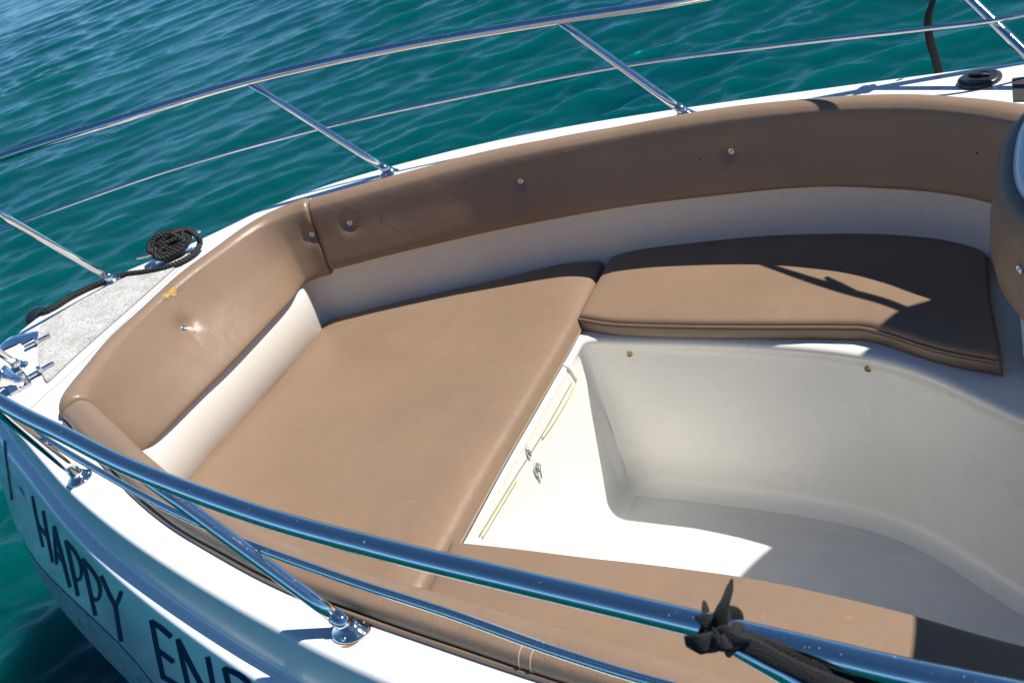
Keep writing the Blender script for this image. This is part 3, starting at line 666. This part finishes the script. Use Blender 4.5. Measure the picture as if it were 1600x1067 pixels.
Vp = pad.reshape(-1, 3); Np = VN.reshape(-1, 3); pq = proj(Vp); bi = int(np.argmin(((pq-np.array([1588, 405]))**2).sum(1)+1e6*((Np@CW_) > .0)))
pmb = MB(); pmb.grid(dimple(Vp, Np, [Vp[bi]], .012, .03).reshape(pad.shape))
po = tag(pmb.build('backrest_cushion', MT['leather']), 'curved tan cushion wrapped around the white console at the aft end of the far bench', 'cushion')
button(po, Vp[bi]-Np[bi]*.009, Np[bi], MT['dullmetal'])
MB().tube(pad[0]+np.array([0, 0, .002])-np.column_stack([Cn[seg], 0*seg])*.006, .005, 8).build('piping', MT['rubber'], po)

# ------------------------------------------------------------------ fittings on the locker front and liner
def wall(x, y, lift=.002): return cast(lbv, x, y, lift)
def strip(px, r, name, mat, parent=None, flat=.5, lift=.0012):
    P = [wall(*p, lift) for p in crs(np.array(px, float), 5)]; P = [p for p in P if p is not None]
    return MB().tube(P, r, 8, True, flat, (0, 0, 1)).build(name, mat, parent or boat)
locker = liner
strip([(896, 600), (882, 628), (866, 655), (846, 684)], .0042, 'gasket', MT['gasket'], liner)
strip([(806, 748), (788, 778), (770, 808), (752, 838)], .0042, 'gasket', MT['gasket'], liner)
strip([(893, 598), (862, 653), (843, 685), (824, 715), (803, 748), (748, 838)], .0016, 'locker_gap', MT['seam'], liner, .6, .0006)
strip([(872, 562), (877, 569), (886, 573), (892, 581), (899, 593)], .0055, 'locker_handle', MT['liner'], liner, .8, .002)
lw = wall(824, 707, .001)
MB().lathe(lw, (1, 0, .02), [(.017, 0), (.0172, .003), (.0145, .005), (.0, .0052)], 24, .45, (0, 1, 0)).build('latch_plate', MT['dullmetal'], liner)
l2 = MB()
for k in (-.009, .009): l2.lathe(lw+np.array([.004, 0, k]), (1, 0, 0), [(.0045, 0), (.0042, .0022), (0, .0026)], 12)
hw = wall(838, 735, .001)
hk = MB().box(hw+np.array([.002, 0, .004]), np.array([0, .012, .002]), np.array([0, -.002, .013]), np.array([.002, 0, 0]), .001)
hk.box(hw+np.array([.006, -.001, -.012]), np.array([0, .006, 0]), np.array([.002, 0, .014]), np.array([.003, 0, 0]), .0015)
hk.tube([hw+np.array([.004, .011, .014]), hw+np.array([.011, .006, .011]), hw+np.array([.013, -.004, .008]), hw+np.array([.007, -.012, .013])], .0028, 8)
sharp(hk.build('latch_hook', MT['metal'], liner)); l2.build('latch_screw', MT['metal'], liner)
for px, py in ((984, 553), (1356, 576)):
    q = wall(px, py, .0)
    if q is not None: MB().lathe(q, (.0, -.97, .2), [(.0085, -.002), (.0085, .002), (.0065, .004), (.0062, .002), (.003, .001), (0, .001)], 18).build('snap_stud', MT['brass'], liner)
# small stud on the far cushion's edge
# ------------------------------------------------------------------ black straps
def ribbon(mb, pts, w, th=.35, nrm=None, per=8):
    P = crs(np.array(pts, float), per); w = np.interp(np.linspace(0, 1, len(P)), np.linspace(0, 1, len(np.atleast_1d(w))), np.atleast_1d(w))
    return mb.tube(P, w, 10, True, th, nrm if nrm is not None else -CW_)
K = rail_near_px(1128, 985); kz = K[2]
def kp(x, y, dz=.02): return at(x, y, kz+dz)
kn = MB()
ribbon(kn, [kp(1126, 990, .018), kp(1128, 972, .032), kp(1127, 956, .044), kp(1134, 938, .052), kp(1140, 920, .056), kp(1144, 904, .06)], [.006, .0075, .0082, .0060, .0052, .0018], .22, (.75, -.6, .2))
ribbon(kn, [kp(1132, 990, .022), kp(1118, 978, .030), kp(1104, 970, .030), kp(1086, 963, .024)], [.006, .0085, .0080, .0016], .22)
ribbon(kn, [kp(1126, 996, .024), kp(1110, 1002, .032), kp(1092, 1006, .034), kp(1071, 1001, .030)], [.006, .0100, .0105, .0060], .20)
axr = (rail_near_px(1200, 1001)-K); axr /= np.linalg.norm(axr); e1 = np.array([0, 0, 1.])-axr*axr[2]; e1 /= np.linalg.norm(e1); e2 = np.cross(axr, e1)
for off, tw, r_ in ((-.010, .009, .0185), (.003, -.011, .0195), (.013, .004, .0185)):
    th = np.linspace(0, 2*np.pi, 17); ribbon(kn, [K+axr*(off+tw*math.sin(q_))+(e1*math.cos(q_)+e2*math.sin(q_))*r_ for q_ in th], [.0065], .32, axr, 3)
ribbon(kn, [kp(1110, 994, .026), kp(1119, 1003, .037), kp(1134, 1003, .040), kp(1147, 990, .036), kp(1154, 979, .030), kp(1161, 981, .022), kp(1155, 994, .024), kp(1146, 1002, .03)], [.005, .0075, .0085, .0065, .0055, .0055, .0055, .005], .34)
ribbon(kn, [kp(1114, 986, .030), kp(1122, 996, .040), kp(1120, 1006, .036), kp(1112, 1004, .030)], [.0045, .0055, .0055, .004], .4)
ribbon(kn, [kp(1122, 988, .034), kp(1136, 992, .042), kp(1150, 1002, .037), kp(1164, 1005, .026)], [.006, .0095, .0100, .009], .36)
ribbon(kn, [kp(1150, 1000, .028), kp(1180, 1012, .022), kp(1215, 1031, .014), kp(1260, 1052, .004), kp(1320, 1075, -.012), kp(1420, 1112, -.045)], [.0085, .0095, .0090, .0088, .0085, .008], .26)
ribbon(kn, [kp(1148, 995, .022), kp(1185, 1004, .013), kp(1230, 1021, .004), kp(1300, 1050, -.006), kp(1400, 1088, -.032)], [.007, .0085, .0085, .0085, .008], .26)
ribbon(kn, [kp(1152, 1003, .020), kp(1190, 1020, .012), kp(1240, 1046, .0), kp(1310, 1078, -.014), kp(1400, 1114, -.05)], [.006, .0075, .0075, .0075, .008], .3)
tag(kn.build('tie_strap', MT['black']), 'black fabric strap knotted round the near rail with a tail sticking up', 'strap')
fs = MB()
ribbon(fs, [on(1462, -8, 1, .985), on(1455, 10, 1, .985), on(1450, 32, 1, .982), on(1453, 62, 1, .98), on(1461, 90, 1, .978), on(1468, 116, 1, .976), on(1474, 140, 1, .975), (.535, .985, -.25)], [.007, .0085, .0105, .0115, .0115, .0115, .0115, .0115], .14, (-.35, .9, .2))
for off in (-.012, .006):
    th = np.linspace(0, 2*np.pi, 15); ribbon(fs, [np.array([.51+off, .99+.021*math.cos(q_), .30+.021*math.sin(q_)]) for q_ in th], [.008], .4, (1, 0, 0), 3)
ribbon(fs, [(.51, .985, .32), (.50, .965, .345), (.515, .955, .37), (.50, .93, .405)], [.009, .010, .008, .004], .3, (0, 1, 0))
tag(fs.build('hanging_strap', MT['black']), 'black webbing strap hanging from the far rail over the deck edge', 'strap')

ls = MB()
ribbon(ls, [(.20, .965, .325), (.29, .905, .31), (.40, .835, .30), (.52, .755, .30), (.66, .665, .30), (.80, .58, .31), (1.08, .46, .50)], [.0025, .004, .010, .014, .013, .012], .4, (0, 0, 1))
ribbon(ls, [(.70, .64, .30), (.655, .70, .325), (.62, .745, .335)], [.010, .012, .006], .4, (0, 0, 1))
tag(ls.build('lashing_strap', MT['black']), 'black strap lashed from the far rail towards the console, shading the far bench', 'strap')

# ------------------------------------------------------------------ sea
WZ = -1.22
def sea():
    hd = math.atan2(CW_[1], CW_[0]); half = math.radians(62)
    fine = np.linspace(hd-half, hd+half, 700); coarse = np.linspace(hd+half, hd-half+2*np.pi, 60)[1:-1]
    azs = np.concatenate([fine, coarse]); rad = np.concatenate([[.4, 1.2], np.geomspace(2.2, 70, 760), np.geomspace(78, 4000, 26)])
    Rr, Az = np.meshgrid(rad, azs, indexing='ij'); X = CAM[0]+Rr*np.cos(Az); Y = CAM[1]+Rr*np.sin(Az)
    Z = np.zeros_like(X); DX = np.zeros_like(X); DY = np.zeros_like(X)
    r_ = np.random.default_rng(5); wd_ = hd+math.radians(188)
    step = np.maximum(Rr*(2*half/700), Rr*.0046)
    gust = .75+.25*np.sin(X*.31+1.3)*np.sin(Y*.23+.4)+.18*np.sin(X*.9+Y*.7)
    for lam in np.geomspace(.11, 2.6, 72):
        th = wd_+r_.normal()*(.42 if lam > .5 else .55); kx, ky = math.cos(th), math.sin(th); k = 2*np.pi/lam; ph = r_.random()*6.283
        A = .0058*lam**.9*(.55+.9*r_.random())*(1.3 if lam < .35 else 1.2 if lam < .55 else 1.1*(.55/lam)**.9)
        fade = np.clip((lam/step-2.2)/3, 0, 1)*np.clip(1.4-Rr/90, 0, 1)
        # gently bend each train so crests stay short
        warp = ph+.9*np.sin((X*ky-Y*kx)*2*np.pi/(lam*5.5)+ph*3)+.5*np.sin((X*kx+Y*ky)*2*np.pi/(lam*9)+ph)
        q_ = k*(X*kx+Y*ky)+warp; amp = A*fade*gust
        Z += amp*np.sin(q_); DX += amp*.55*np.cos(q_)*kx; DY += amp*.55*np.cos(q_)*ky
    V = np.stack([X+DX, Y+DY, WZ+Z], -1); n_, m2 = V.shape[:2]
    i, j = np.meshgrid(np.arange(n_-1), np.arange(m2), indexing='ij'); j2 = (j+1) % m2
    Fq = np.stack([i*m2+j, (i+1)*m2+j, (i+1)*m2+j2, i*m2+j2], -1).reshape(-1, 4)
    me = bpy.data.meshes.new('water'); me.vertices.add(n_*m2); me.vertices.foreach_set('co', V.reshape(-1).astype(np.float32))
    me.loops.add(len(Fq)*4); me.loops.foreach_set('vertex_index', Fq.reshape(-1).astype(np.int32))
    me.polygons.add(len(Fq)); me.polygons.foreach_set('loop_start', np.arange(0, len(Fq)*4, 4, dtype=np.int32)); me.polygons.foreach_set('loop_total', np.full(len(Fq), 4, np.int32))
    me.update(calc_edges=True); me.validate(); me.polygons.foreach_set('use_smooth', [True]*len(me.polygons)); me.materials.append(MT['water'])
    o = link(bpy.data.objects.new('water', me)); tag(o, 'teal rippled sea around the boat', None, None, 'structure')
    # normals must look up
    if me.polygons[len(Fq)//2].normal.z < 0: me.flip_normals()
sea()
